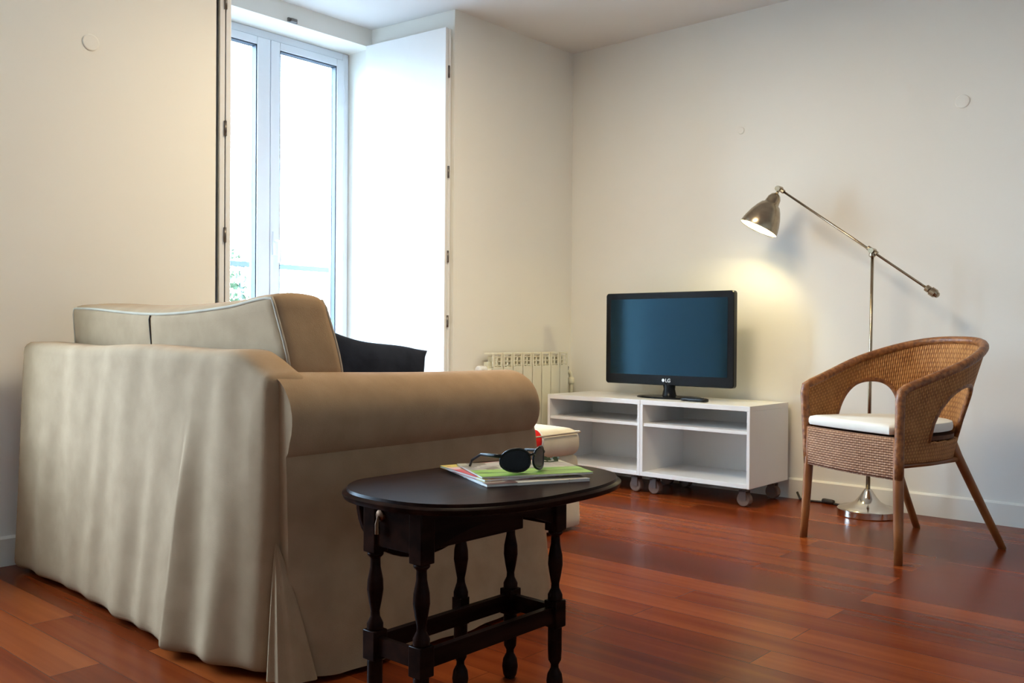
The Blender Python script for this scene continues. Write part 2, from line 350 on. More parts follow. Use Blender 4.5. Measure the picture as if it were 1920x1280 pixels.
# ------------------------------------------------------------ folding shutters
def shutter(name, base, dirv, n_in, label, zt=2.352):
    """two folded leaves lying along a reveal. base: front end point, dirv: unit vector into the recess, n_in: unit normal towards the opening"""
    root = empty(name, (base[0], base[1], 0), 0, label, 'shutter')
    d = Vector((*dirv, 0)); n = Vector((*n_in, 0))
    for k, (off, th, st, ln) in enumerate(((0.006, 0.020, 0.0, 0.50), (0.030, 0.020, 0.0, 0.56))):
        bm = NB(); a = d*st + n*off; b = d*(st+ln) + n*off; c = b + n*th; e = a + n*th
        prism(bm, [(v.x, v.y) for v in (a, b, c, e)], 0.012, zt)
        lf = obj('shutter_leaf', bm, white_m, root); bevel_mod(lf, 0.003)
    for z in (0.35, 0.86, 1.19, 1.62, 2.13):
        bm = NB(); p = n*0.028 + d*(-0.003); tube(bm, [(p.x, p.y, z-0.03), (p.x, p.y, z+0.03)], 0.006, 8)
        obj('shutter_hinge', bm, metal_gray_m, root, smooth=True)
    return root
dr = Vector((DR, WR+0.985)).normalized(); nr = Vector((dr.y, -dr.x));
if nr.y > 0: nr = -nr
shutter('window_shutter', (-0.012, -0.992), (dr.x, dr.y), (nr.x, nr.y), 'tall white shutter folded back against the right side of the window recess')
dl = Vector((DR, WL+2.33)).normalized(); nl = Vector((-dl.y, dl.x))
if nl.y < 0: nl = -nl
shutter('window_shutter', (-0.004, -2.318), (dl.x, dl.y), (nl.x, nl.y), 'white shutter seen edge-on at the left side of the window recess')
# catch under the head of the recess
bm = NB(); box(bm, DR, DR+0.025, -1.59, -1.555, 2.360, 2.376); box(bm, DR, DR+0.012, -1.60, -1.545, 2.358, 2.38)
tag(bevel_mod(obj('shutter_catch', bm, metal_gray_m), 0.002), 'small grey metal catch above the window head', 'catch')

# ------------------------------------------------------------ outside the window
bm = NB(); box(bm, -1.55, -0.9, -3.2, 0.3, -0.12, -0.01); tag(obj('balcony_slab', bm, slab_m), 'pale balcony slab outside the window', 'balcony')
bm = NB()
box(bm, -1.53, -1.49, -3.15, 0.25, 1.19, 1.22); box(bm, -1.52, -1.50, -3.15, 0.25, 0.08, 0.10)
br_ = empty('balcony_railing', (0, 0, 0), 0, 'thin iron balcony railing outside the window', 'railing')
obj('handrail', bm, rail_m, br_)
for i in range(28):
    y = -3.1 + i*0.122; bm = NB(); tube(bm, [(-1.51, y, -0.01), (-1.51, y, 1.2)], 0.007, 6); obj('baluster', bm, rail_m, br_, smooth=True)
tr = empty('street_tree', (-6.0, 0.95, -3.0), 0, 'pale green tree in the street seen through the left pane', 'tree')
bm = NB(); tube(bm, [(0, 0, 0), (0.05, 0.03, 1.5), (0, 0.1, 3.1), (0.1, 0.05, 4.0)], [0.14, 0.12, 0.09, 0.04], 10); obj('trunk', bm, cane_m, tr, smooth=True)
bm = NB(); rnd = random.Random(3)
for i in range(1500):
    th, ph, rr = rnd.uniform(0, 2*pi), math.acos(rnd.uniform(-1, 1)), rnd.uniform(0.35, 1)**0.5
    c = Vector((0.85*rr*sin(ph)*cos(th), 0.75*rr*sin(ph)*sin(th), 3.95 + 1.1*rr*cos(ph)))
    u = Vector((rnd.uniform(-1, 1), rnd.uniform(-1, 1), rnd.uniform(-1, 1))).normalized(); v = u.orthogonal().normalized(); l = rnd.uniform(0.04, 0.08)
    bm.faces.new([bm.verts.new(c + q) for q in (u*l, v*l*0.45, -u*l, -v*l*0.45)])
obj('foliage', bm, leaf_m, tr)

# ------------------------------------------------------------ wall cover discs
for (x, y, z, nrm, r, lab) in ((0, -2.83, 1.837, (1, 0, 0), 0.030, 'round blank cover painted into the wall left of the window'),
                               (2.149, 0, 1.825, (0, -1, 0), 0.030, 'round blank cover high on the wall near the right edge'),
                               (1.093, 0, 1.848, (0, -1, 0), 0.018, 'tiny round blank cover on the wall above the television')):
    bm = NB(); lathe(bm, [(r, 0), (r, 0.003), (r*0.9, 0.005), (r*0.3, 0.0055)], (0, 0, 0), 28, nrm)
    o = obj('wall_cover', bm, wall_m, None, auto=0.5, loc=(x, y, z)); tag(o, lab, 'wall cover')

# ------------------------------------------------------------ radiator
rad = empty('radiator', (0.06, -0.47, 0.12), 0, 'cream sectional radiator on the wall beside the television stand', 'radiator')
nsec = 8; pitch_ = 0.0795
for i in range(nsec):
    y0 = -0.318 + i*pitch_; y1 = y0 + pitch_ - 0.002
    bm = NB()
    box(bm, 0.036, 0.042, y0+0.002, y1-0.002, 0.0, 0.505)            # front plate
    box(bm, -0.03, 0.036, (y0+y1)/2-0.006, (y0+y1)/2+0.006, 0.0, 0.56)  # middle fin
    box(bm, -0.03, 0.0, y0+0.002, y1-0.002, 0.02, 0.53)
    # curved top hood with two slots
    box(bm, 0.030, 0.040, y0+0.002, y0+0.014, 0.505, 0.568); box(bm, 0.030, 0.040, y1-0.014, y1-0.002, 0.505, 0.568)
    for z in (0.508, 0.530, 0.552): box(bm, 0.026, 0.036, y0+0.002, y1-0.002, z, z+0.006)
    box(bm, -0.03, 0.038, y0+0.001, y1-0.001, 0.568, 0.578)
    bevel_mod(obj('section', bm, rad_m, rad), 0.002)
for z in (0.48, 0.05):
    bm = NB(); tube(bm, [(0, -0.33, z), (0, 0.34, z)], 0.018, 12); obj('header_tube', bm, rad_m, rad, smooth=True)
bm = NB(); lathe(bm, [(0.012, 0), (0.020, 0.004), (0.022, 0.05), (0.018, 0.058)], (0.0, -0.335, 0.49), 20, (0, -1, 0)); lathe(bm, [(0.014, 0), (0.014, 0.05)], (0, -0.345, 0.44), 14)
obj('thermostat_valve', bm, white_m, rad, auto=0.5)
bm = NB(); lathe(bm, [(0.016, 0), (0.018, 0.01), (0.012, 0.022)], (0, 0.335, 0.48), 16, (0, 1, 0)); tube(bm, [(0, 0.345, 0.48), (0, 0.36, 0.49)], 0.010, 10)
obj('vent_plug', bm, black_m, rad, auto=0.5)
bm = NB(); tube(bm, [(0, 0.357, 0.47), (0, 0.385, 0.455), (0, 0.395, 0.42), (0, 0.395, -0.1)], 0.011, 10); lathe(bm, [(0.016, 0), (0.019, 0.01), (0.019, 0.03), (0.014, 0.04)], (0, 0.395, 0.39), 14)
obj('supply_pipe', bm, rad_m, rad, smooth=True)
for y in (-0.2, 0.2):
    bm = NB(); box(bm, -0.06, 0.0, y-0.012, y+0.012, 0.44, 0.47); obj('wall_bracket', bm, rad_m, rad)

# ------------------------------------------------------------ media benches on casters
CBX, CBY0, CBY1, CBZ, CBT = 0.1763, -0.4324, -0.030, 0.0914, 0.4724
def bench(x0, label):
    root = empty('media_bench', (x0+0.3, (CBY0+CBY1)/2, 0), 0, label, 'television bench', 'white benches under the television')
    hw, hd = 0.2995, (CBY1-CBY0)/2; t = 0.016
    bm = NB(); box(bm, -hw, hw, -hd, hd, CBT-0.024, CBT); bevel_mod(obj('top_panel', bm, cab_m, root), 0.0015)
    bm = NB(); box(bm, -hw+t, hw-t, -hd, hd, CBZ, CBZ+0.022); bevel_mod(obj('bottom_panel', bm, cab_m, root), 0.0015)
    for s in (-1, 1):
        bm = NB(); a, b = sorted((s*hw, s*(hw-t))); box(bm, a, b, -hd, hd, CBZ, CBT-0.024); bevel_mod(obj('side_panel', bm, cab_m, root), 0.0015)
    bm = NB(); box(bm, -hw+t, hw-t, hd-0.012, hd-0.004, CBZ+0.022, CBT-0.024); obj('back_panel', bm, cab_m, root)
    bm = NB(); box(bm, -hw+t, hw-t, -hd+0.006, hd-0.012, 0.340, 0.356); bevel_mod(obj('shelf', bm, cab_m, root), 0.0015)
    for sx in (-1, 1):
        for sy in (-1, 1):
            cx, cy = sx*(hw-0.055), sy*(hd-0.055)
            bm = NB(); box(bm, cx-0.028, cx+0.028, cy-0.028, cy+0.028, CBZ-0.003, CBZ); lathe(bm, [(0.012, 0), (0.012, 0.014)], (cx, cy, CBZ-0.016), 16)
            for q in (-0.022, 0.018): box(bm, cx-0.016, cx+0.02, cy+q, cy+q+0.004, 0.032, CBZ-0.016)
            box(bm, cx-0.016, cx+0.016, cy-0.022, cy+0.022, CBZ-0.02, CBZ-0.014)
            c = obj('caster', bm, caster_m, root)
            bm = NB(); lathe(bm, [(0.012, -0.017), (0.030, -0.017), (0.034, -0.012), (0.034, 0.012), (0.030, 0.017), (0.012, 0.017)], (cx+0.004, cy, 0.0345), 24, (0, 1, 0))
            obj('caster_wheel', bm, clear_m, c, auto=0.5)
    return root
bench(CBX, 'left one of two open white benches on casters, nearer the radiator')
bench(CBX+0.6, 'right one of two open white benches on casters, nearer the floor lamp')

# ------------------------------------------------------------ television
tv = empty('television', (0.811, -0.215, CBT), 0, 'black flat screen television standing on the white benches', 'television')
tw, z0, z1 = 0.381, 0.066, 0.546
def rrect(w, za, zb, r, n=6):
    pts = []
    for cx, cz, a0 in ((w-r, za+r, -pi/2), (w-r, zb-r, 0), (-w+r, zb-r, pi/2), (-w+r, za+r, pi)):
        for k in range(n+1): a = a0 + k*pi/2/n; pts.append((cx+r*cos(a), cz+r*sin(a)))
    return pts
def extr_y(bm, loops):
    """loops: list of (pts xz, y)"""
    rings = [[bm.verts.new((x, y, z)) for x, z in pts] for pts, y in loops]; n = len(rings[0])
    for A, B in zip(rings, rings[1:]):
        for i in range(n): bm.faces.new((A[i], A[(i+1) % n], B[(i+1) % n], B[i]))
    bm.faces.new(rings[0]); bm.faces.new(rings[-1][::-1]); return bm
bm = NB(); extr_y(bm, [(rrect(tw-0.003, z0+0.003, z1-0.003, 0.013), -0.032), (rrect(tw, z0, z1, 0.015), -0.027), (rrect(tw, z0, z1, 0.015), 0.0), (rrect(tw-0.05, z0+0.05, z1-0.05, 0.03), 0.045)])
obj('tv_housing', bm, gloss_black_m, tv, auto=0.5)
bm = NB(); extr_y(bm, [(rrect(tw-0.033, z0+0.052, z1-0.033, 0.002, 2), -0.0335), (rrect(tw-0.033, z0+0.052, z1-0.033, 0.002, 2), -0.031)])
obj('screen', bm, screen_m, tv)
bm = NB(); lathe(bm, [(0.046, 0.0), (0.036, 0.012), (0.030, 0.04), (0.034, 0.08)], (0, 0, 0.006), 28); obj('stand_neck', bm, gloss_black_m, tv, smooth=True)
bm = NB(); lathe(bm, [(0.100, 0), (0.100, 0.005), (0.095, 0.009), (0.03, 0.014)], (0, 0, 0), 48)
for v in bm.verts: v.co.x *= 1.88
obj('stand_base', bm, gloss_black_m, tv, auto=0.5)
# maker's mark on the lower bezel: a round emblem and the letters LG
bm = NB(); lathe(bm, [(0.0085, 0), (0.0085, 0.0008)], (-0.016, -0.0335, z0+0.026), 24, (0, -1, 0)); obj('emblem', bm, chrome_m, tv)
tc_ = bpy.data.curves.new('brand_letters', 'FONT'); tc_.body = 'LG'; tc_.size = 0.026; tc_.extrude = 0.0005; tc_.offset = 0.0004
to_ = bpy.data.objects.new('tmp', tc_); link(to_); bpy.context.view_layer.update()
me_ = bpy.data.meshes.new_from_object(to_.evaluated_get(bpy.context.evaluated_depsgraph_get())); bpy.data.objects.remove(to_)
me_.materials.clear(); me_.materials.append(chrome_m)
lo = bpy.data.objects.new('brand_letters', me_); link(lo); lo.parent = tv; lo.location = (-0.004, -0.0338, z0+0.017); lo.rotation_euler = (pi/2, 0, 0)
# remote
rc = empty('remote_control', (1.035, -0.345, CBT), radians(-8), 'black remote control lying at the right end of the television base', 'remote control')
bm = NB(); gridbox(bm, -0.075, 0.075, -0.020, 0.020, 0, 0.019, 10, 4, 3, 0.008); obj('remote_body', bm, black_m, rc, smooth=True)
bm = NB()
for i in range(6):
    for j in range(3): lathe(bm, [(0.0035, 0), (0.003, 0.0015)], (-0.055+i*0.02, -0.010+j*0.010, 0.0188), 8)
obj('button', bm, rail_m, rc)

# ------------------------------------------------------------ floor lamp
LX, LY = 1.826, -0.189
lamp = empty('floor_lamp', (LX, LY, 0), 0, 'brushed metal floor lamp with swing arm and lit bell shade behind the wicker chair', 'lamp')
bm = NB(); lathe(bm, [(0.126, 0.0), (0.130, 0.004), (0.130, 0.030), (0.124, 0.036), (0.085, 0.046), (0.055, 0.062), (0.036, 0.085), (0.022, 0.108), (0.014, 0.118)], (0, 0, 0), 56)
obj('base', bm, chrome_m, lamp, auto=0.6)
bm = NB(); tube(bm, [(0, 0, 0.11), (0.004, 0, 0.6), (0.009, 0, 1.165)], [0.0095, 0.0075, 0.0065], 14); obj('pole', bm, nickel_m, lamp, smooth=True)
J = Vector((0.009, 0, 1.178)); HJ = Vector((1.392-LX, 0, 1.497)); TL = Vector((2.109-LX, 0, 0.975))
ad_ = (TL-HJ).normalized()
bm = NB(); lathe(bm, [(0.008, -0.03), (0.014, -0.024), (0.014, -0.012), (0.010, -0.008)], J, 18)
tube(bm, [J+Vector((0, -0.022, 0)), J+Vector((0, 0.022, 0))], 0.012, 18); tube(bm, [J-ad_*0.025, J+ad_*0.025], 0.0105, 14)
obj('pivot_joint', bm, nickel_m, lamp, auto=0.6)
bm = NB(); tube(bm, [HJ, TL], 0.0055, 12); obj('swing_arm', bm, nickel_m, lamp, smooth=True)
bm = NB(); lathe(bm, [(0.008, -0.058), (0.015, -0.055), (0.015, -0.040), (0.012, -0.036), (0.019, -0.032), (0.019, -0.010), (0.014, -0.004), (0.012, 0.004), (0.006, 0.008)], TL, 20, ad_); obj('counterweight', bm, nickel_m, lamp, auto=0.6)
bm = NB(); tube(bm, [HJ+Vector((0, -0.020, 0)), HJ+Vector((0, 0.020, 0))], 0.013, 18); tube(bm, [HJ-ad_*0.008, HJ+ad_*0.03], 0.010, 12)
sd = Vector((-0.38, -0.27, -0.92)).normalized(); ST = HJ + Vector((-0.006, 0, -0.012))
tube(bm, [ST, ST+sd*0.02], 0.007, 10); obj('head_joint', bm, nickel_m, lamp, auto=0.6)
bm = NB(); outer = [(0.010, 0.012), (0.022, 0.020), (0.031, 0.036), (0.034, 0.056), (0.036, 0.066), (0.046, 0.072), (0.060, 0.094), (0.074, 0.124), (0.086, 0.160), (0.0935, 0.196)]
inner = [(0.091, 0.196), (0.083, 0.161), (0.071, 0.126), (0.056, 0.096), (0.040, 0.076), (0.02, 0.072)]
lathe(bm, outer + [(0.0925, 0.199)] + [inner[0]], ST, 48, sd, cap=False)
sh = obj('lamp_shade', bm, nickel_m, lamp, smooth=True)
bm = NB(); lathe(bm, inner, ST, 48, sd, cap=False); li = obj('shade_lining', bm, inner_m, sh, smooth=True)
bm = NB(); lathe(bm, [(0.012, 0.060), (0.013, 0.068), (0.021, 0.084), (0.022, 0.098), (0.016, 0.110), (0.005, 0.116)], ST, 24, sd); obj('bulb', bm, bulb_m, sh, smooth=True)
sp_ = bpy.data.lights.new('lamp_light', 'POINT'); sp_.energy = 7.5; sp_.color = (1, 0.84, 0.38); sp_.shadow_soft_size = 0.02
spo = bpy.data.objects.new('lamp_light', sp_); link(spo); spo.parent = lamp; spo.location = ST + sd*0.138
# cord from the lamp base along the skirting
bm = NB(); tube(bm, [(1.42, -0.020, 0.035), (1.44, -0.03, 0.006), (1.50, -0.045, 0.005), (1.56, -0.035, 0.005), (1.60, -0.045, 0.005), (1.68, -0.06, 0.005), (1.72, -0.10, 0.006)], 0.0055, 8)
lathe(bm, [(0.010, -0.03), (0.012, -0.02), (0.012, 0.02), (0.010, 0.03)], (1.585, -0.042, 0.0125), 12, (1, -0.2, 0))
tag(obj('power_cord', bm, cord_m, smooth=True), 'dark lamp cord lying along the baseboard left of the lamp base', 'cord')

# ------------------------------------------------------------ wicker armchair
ch = empty('wicker_armchair', (2.0205, -0.896, 0), radians(-25.4), 'honey brown woven wicker tub armchair with arched arm openings and white seat pad', 'chair')
def rim_z(a):
    s = max(sin(a), 0); return 0.604 + 0.176*s**0.95
ZB = 0.352
def shell(a, z):
    """a 0..pi from the left front post round the back to the right front post"""
    h = (z-ZB)/0.43; ca, sa = cos(a), max(sin(a), 0)
    Wd = 0.232 + 0.065*h*sm(0, 0.6, sa) + 0.010*h; D = 0.405 + 0.135*h**1.2
    x = -Wd*math.copysign(abs(ca)**0.72, ca); y = D*sa**0.88
    return Vector((x, y, z))
def in_hole(a, z):
    aa = a if a < pi/2 else pi-a
    z_top = 0.622; zb = 0.42; am, aw = 0.70, 0.42
    if z < zb: return False
    u = (aa-am)/aw
    if abs(u) > 1: return False
    return z < zb + (z_top-zb)*(1-abs(u)**2.3)**0.5
NA, NZ = 220, 64
bm = NB(); uvl = bm.loops.layers.uv.new('UVMap'); G = {}; UVs = {}
arc = [0]
for i in range(NA): arc.append(arc[-1] + (shell(pi*(i+1)/NA, 0.6)-shell(pi*i/NA, 0.6)).length)
for i in range(NA+1):
    a = pi*i/NA; zt = rim_z(a)
    for k in range(NZ+1):
        z = ZB + (zt-ZB)*k/NZ; G[i, k] = bm.verts.new(shell(a, z)); UVs[i, k] = (arc[i], ZB + (0.7-ZB)*k/NZ)
for i in range(NA):
    for k in range(NZ):
        a = pi*(i+0.5)/NA; zt = rim_z(a); z = ZB + (zt-ZB)*(k+0.5)/NZ
        if in_hole(a, z): continue
        ids = ((i, k), (i+1, k), (i+1, k+1), (i, k+1)); f = bm.faces.new([G[q] for q in ids])
        for lp, q in zip(f.loops, ids): lp[uvl].uv = (UVs[q][1], UVs[q][0])
loose = [v for v in bm.verts if not v.link_faces]
for v in loose: bm.verts.remove(v)
o = obj('woven_back_and_arms', bm, rattan_m, ch, smooth=True)
m_ = o.modifiers.new('thickness', 'SOLIDIFY'); m_.thickness = 0.012; m_.offset = 0
# rolled rim and hole edging
bm = NB(); pts = [shell(pi*i/90, rim_z(pi*i/90)) + Vector((0, 0, 0.004)) for i in range(91)]
def post(s):
    return [Vector((s*0.237, -0.006, z)) for z in (0.40, 0.48, 0.56)]
rp = [Vector((-0.230, 0.0, 0.295)), Vector((-0.234, -0.002, 0.36)), Vector((-0.236, -0.004, 0.42)), Vector((-0.240, -0.006, 0.50)), Vector((-0.243, -0.008, 0.575)), Vector((-0.243, -0.004, 0.600))] + pts[1:-1] + [Vector((0.243, -0.004, 0.600)), Vector((0.243, -0.008, 0.575)), Vector((0.240, -0.006, 0.50)), Vector((0.236, -0.004, 0.42)), Vector((0.234, -0.002, 0.36)), Vector((0.230, 0.0, 0.295))]
tube(bm, rp, 0.0165, 12); obj('rolled_rim', bm, rim_m, ch, smooth=True)
bm = NB()
for s in (0, 1):
    bm = NB(); hp = []
    for k in range(41):
        u = -1 + 2*k/40; aa = 0.70 + 0.42*u; z = 0.42 + 0.202*(max(0, 1-abs(u)**2.3))**0.5
        hp.append(shell(aa if s == 0 else pi-aa, z))
    tube(bm, hp, 0.0095, 8)
    obj('opening_edging', bm, rim_m, ch, smooth=True)
# seat deck, woven apron and pad
def seat_poly(off=0.0, n=40, z=0.44):
    return [(shell(pi*i/n, z).x*(1-off/0.25), shell(pi*i/n, z).y*(1-off/0.45)) for i in range(n+1)]
bm = NB(); prism(bm, seat_poly(0.012), 0.425, 0.440); obj('seat_deck', bm, rattan_m, ch)
bm = NB(); uvl = bm.loops.layers.uv.new('UVMap'); g = {}
nA = 30
for i in range(nA+1):
    x = -0.232 + 0.464*i/nA
    for k in range(9):
        z = 0.293 + 0.150*k/8; y = -0.010 - 0.020*(1-(x/0.232)**2) ; g[i, k] = bm.verts.new((x, y, z))
for i in range(nA):
    for k in range(8):
        ids = ((i, k), (i+1, k), (i+1, k+1), (i, k+1)); f = bm.faces.new([g[q] for q in ids])
        for lp, q in zip(f.loops, ids): lp[uvl].uv = (g[q].co.x, g[q].co.z)
o = obj('woven_front_apron', bm, rattan_front_m, ch, smooth=True); m_ = o.modifiers.new('thickness', 'SOLIDIFY'); m_.thickness = 0.01
bm = NB(); prism(bm, [(x, y) for x, y in seat_poly(0.02)], 0.350, 0.362); obj('under_frame', bm, cane_m, ch)
bm = NB()
n = 44; sp2 = seat_poly(0.020, n, 0.46)
sp2 = [(x, max(y, -0.0)) for x, y in sp2]
lay = [(0.93, 0.449), (0.985, 0.452), (1.0, 0.460), (1.0, 0.474), (0.985, 0.483), (0.93, 0.487)]
cx0, cy0 = 0, 0.2; rings = []
pl = [(-0.205, -0.022), (0.205, -0.022)]
loop = sp2 + [(0.205, -0.020), (0.1, -0.026), (0.0, -0.028), (-0.1, -0.026), (-0.205, -0.020)]
for s, z in lay: rings.append([bm.verts.new((cx0+(x-cx0)*s, cy0+(y-cy0)*s, z)) for x, y in loop])
for A, B in zip(rings, rings[1:]):
    for i in range(len(loop)): bm.faces.new((A[i], A[(i+1) % len(loop)], B[(i+1) % len(loop)], B[i]))
bm.faces.new(rings[0][::-1]); bm.faces.new(rings[-1])
tag(obj('seat_pad', bm, seatpad_m, ch, auto=0.9), 'thin white seat pad')
for s in (-1, 1):
    bm = NB(); tube(bm, [(s*0.226, 0.004, 0.44), (s*0.228, 0.002, 0.30), (s*0.236, -0.004, 0.12), (s*0.242, -0.009, 0.0)], [0.0185, 0.0185, 0.0165, 0.0145], 14)
    lg = obj('leg', bm, cane_m, ch, smooth=True)
    bm = NB(); tube(bm, [(s*0.158, 0.33, 0.42), (s*0.163, 0.360, 0.355), (s*0.186, 0.47, 0.15), (s*0.203, 0.553, 0.0)], [0.0170, 0.0170, 0.0155, 0.0140], 14)
    obj('leg', bm, cane_m, ch, smooth=True)
bm = NB()
for s in (-1, 1): tube(bm, [(s*0.228, 0.01, 0.343), (s*0.21, 0.17, 0.343), (s*0.165, 0.35, 0.343)], 0.010, 8)
tube(bm, [(-0.165, 0.35, 0.343), (0, 0.385, 0.343), (0.165, 0.35, 0.343)], 0.010, 8)
obj('seat_rail', bm, cane_m, ch, smooth=True)

# ------------------------------------------------------------ sofa
sofa = empty('slipcovered_sofa', (0.812, -2.6, 0), 0, 'beige slipcovered sofa with rolled arms, seen from behind its back corner', 'sofa')
SX, SY = 0.812, -2.6
rs = random.Random(11)
folds = [(0.05, 0.012, 0.05), (0.17, 0.016, 0.04), (0.33, 0.014, 0.06), (0.52, 0.012, 0.05), (0.70, 0.014, 0.05), (0.88, 0.020, 0.06), (1.03, 0.012, 0.04), (1.20, 0.026, 0.07), (1.36, 0.018, 0.05), (1.47, 0.012, 0.03)]
def back_def(p, u, v, w):
    x, y, z = p; k = max(0, 1 - z/0.75)
    if v < 0.5:                      # rear face hangs loose, folds deepen towards the hem
        t = 1 - v*2
        hang = 0.012*k + 0.045*sm(0.4, 1.25, x)*(1-sm(1.38, 1.52, x))*k**1.3 + 0.010*k
        fd = 0
        for (fx, amp, wd) in folds:
            fx2 = fx + 0.05*k*(fx-0.9)
            d = (x-fx2)/wd; fd += 0.55*amp*math.exp(-d*d)*(0.18*sm(0.72, 0.66, z) + k**1.1)
        fd += 0.002*sin(x*23+z*3) + 0.001*sin(x*51-z*7)
        # sharp pleat right of the middle
        d = x-1.215; fd += (0.020*(1-sm(0, 0.10, d)) if d > 0 else 0.020*(1-sm(0, 0.02, -d)))*sm(0.62, 0.35, z)
        y -= (hang+fd)*t
    if u > 0.9:
        x += 0.012*k*sm(0.9, 1, u)
    if u < 0.1: x -= 0.0*k
    # soft top edge
    z += sm(0.75, 1.0, w)*0.004*sin(x*9) - sm(0.55, 1.0, w)*0.062*sm(1.34, 1.54, x)**1.3
    return (x-SX, y-SY, z)
bm = NB(); gridbox(bm, 0.085, 1.535, -3.095, -2.975, 0.012, 0.757, 150, 6, 44, 0.03, back_def)
obj('sofa_back', bm, sofa_m, sofa, smooth=True)
# rolled arms (profile across, swept front to back)
def arm_profile():
    P = [(1.355, 0.012), (1.355, 0.25), (1.358, 0.50)]
    cx, cz, r = 1.478, 0.588, 0.112
    for k in range(0, 21): a = radians(205) - radians(205+25)*k/20; P.append((cx+r*cos(a), cz+r*sin(a)))
    P += [(1.572, 0.520), (1.564, 0.510), (1.570, 0.49), (1.585, 0.42), (1.600, 0.33), (1.616, 0.22), (1.632, 0.12), (1.645, 0.05), (1.650, 0.012)]
    return P
def arm(mir):
    bm = NB(); P = arm_profile(); ny = 60; y0, y1 = -3.068, -2.162; rings = []
    for j in range(ny+1):
        t = j/ny; y = y0 + (y1-y0)*t
        e = (1-t)*(y1-y0); ER = 0.055; sc = 1.0 if e > ER else sqrt(max(0.0, 1-((ER-e)/ER)**2))*0.32 + 0.68
        ring = []
        for i, (x, z) in enumerate(P):
            k = max(0, 0.5-z)/0.5
            xx = 1.478 + (x-1.478)*(sc if z > 0.3 else 1-(1-sc)*0.35); zz = z if z < 0.45 else 0.588 + (z-0.588)*sc
            if x > 1.5 and z < 0.52: xx += 0.006*sin(y*17+1)*k + 0.004*sin(y*41)*k - 0.020*k*sm(-2.6, -2.2, y)
            if z > 0.52: zz += 0.002*sin(y*6+1.2) - 0.013*t; xx += 0.003*sin(y*9)
            if x > 1.5 and z < 0.52: xx -= 0.75*(x-1.564)*(1-sm(-3.09, -2.97, y))
            ring.append(bm.verts.new(((xx if not mir else 1.675-xx)-SX + (-0.0), y-SY, zz)))
        rings.append(ring)
    n = len(P)
    for A, B in zip(rings, rings[1:]):
        for i in range(n): bm.faces.new((A[i], A[(i+1) % n], B[(i+1) % n], B[i]))
    bm.faces.new(rings[0]); bm.faces.new(rings[-1][::-1])
    a_ = obj('armrest', bm, sofa_m, sofa, auto=0.75)
arm(False); arm(True)
# corner kick pleat at the near rear corner
bm = NB(); nz = 12; rings = []
star = [(-0.008, 0.030), (-0.028, -0.010), (0.000, -0.028), (0.022, -0.050), (0.030, -0.026), (0.052, -0.040), (0.056, -0.010), (0.086, -0.012), (0.078, 0.020), (0.100, 0.045), (0.060, 0.06)]
for k in range(nz+1):
    z = 0.012 + 0.30*k/nz; s = (1-k/nz)**0.8*0.95 + 0.04
    cx = 1.552 - 0.012*(k/nz) ; cy = -3.078
    rings.append([bm.verts.new((cx+a*s-SX, cy+b*s-SY, z)) for a, b in star])
for A, B in zip(rings, rings[1:]):
    for i in range(len(star)-1): bm.faces.new((A[i], A[i+1], B[i+1], B[i]))
o = obj('corner_pleat', bm, sofa_m, sofa, auto=0.9); m_ = o.modifiers.new('s', 'SUBSURF'); m_.levels = 1; m_.render_levels = 2
# seat base and seat cushion
bm = NB(); gridbox(bm, 0.29, 1.36, -2.90, -2.20, 0.015, 0.33, 24, 16, 8, 0.02, lambda p, u, v, w: (p.x-SX, p.y-SY+(0.006*sin(p.x*30)*(1-w) if v > 0.9 else 0), p.z)); obj('seat_base', bm, sofa_m, sofa, smooth=True)
bm = NB(); gridbox(bm, 0.30, 1.35, -2.86, -2.17, 0.332, 0.475, 24, 18, 6, 0.04, lambda p, u, v, w: (p.x-SX, p.y-SY, p.z + (0.02*sin(pi*u)*sin(pi*v) if w > 0.5 else 0))); obj('seat_cushion', bm, sofa_m, sofa, smooth=True)
# back cushion
def cush(p, u, v, w):
    x, y, z = p
    top = sm(0.5, 1.0, w)
    sag = -0.034*sin(pi*u)**1.5*(1-0.3*v) + 0.012*sm(0.8, 1, u)
    crown = 0.034*sin(pi*min(1, 0.15+v*0.75))*sin(pi*min(max(u, 0.04), 0.96))**0.35
    z += top*(sag + crown)
    y += (0.045*sin(pi*u)*sin(pi*w) if v > 0.5 else -0.006*sin(pi*u)*sin(pi*w))
    # cushion leans back a little and widens upwards
    y += -0.03*(w-0.5)
    x += (0.026 - 0.062*sm(0.45, 1.0, w)*w)*sm(0.75, 1.0, u)
    if v < 0.05: y += 0.004*math.exp(-((x-0.727)/0.006)**2)
    return (x-SX, y-SY, z)
CB = (0.175, 1.395, -2.955, -2.785, 0.49, 0.872)
bm = NB(); gridbox(bm, *CB, 60, 12, 20, 0.022, cush); bc = obj('back_cushion', bm, sofa_m, sofa, smooth=True)
def cpt(u, v, w, r=0.006):
    x0, x1, y0, y1, z0, z1 = CB; r_ = 0.022; p = Vector((x0+(x1-x0)*u, y0+(y1-y0)*v, z0+(z1-z0)*w))
    q = Vector((min(max(p.x, x0+r_), x1-r_), min(max(p.y, y0+r_), y1-r_), min(max(p.z, z0+r_), z1-r_))); d = p-q
    if d.length > 1e-9: p = q + d.normalized()*min(d.length, r_)
    return Vector(cush(p, u, v, w))
for v in (0.015, 0.985):
    loop = [cpt(u/30, v, 0.993) for u in range(0, 31)] + [cpt(0.995, v, 1-k/12) for k in range(1, 13)] + [cpt(0.005, v, k/12) for k in range(0, 12)]
    up_ = [cpt(0.004, v, k/14) for k in range(1, 14)] + [cpt(0.008+0.984*u/40, v, 0.992) for u in range(0, 41)] + [cpt(0.996, v, 1-k/14) for k in range(1, 14)]
    bm = NB(); tube(bm, up_, 0.0045, 6); obj('cushion_piping', bm, piping_m, bc, smooth=True)
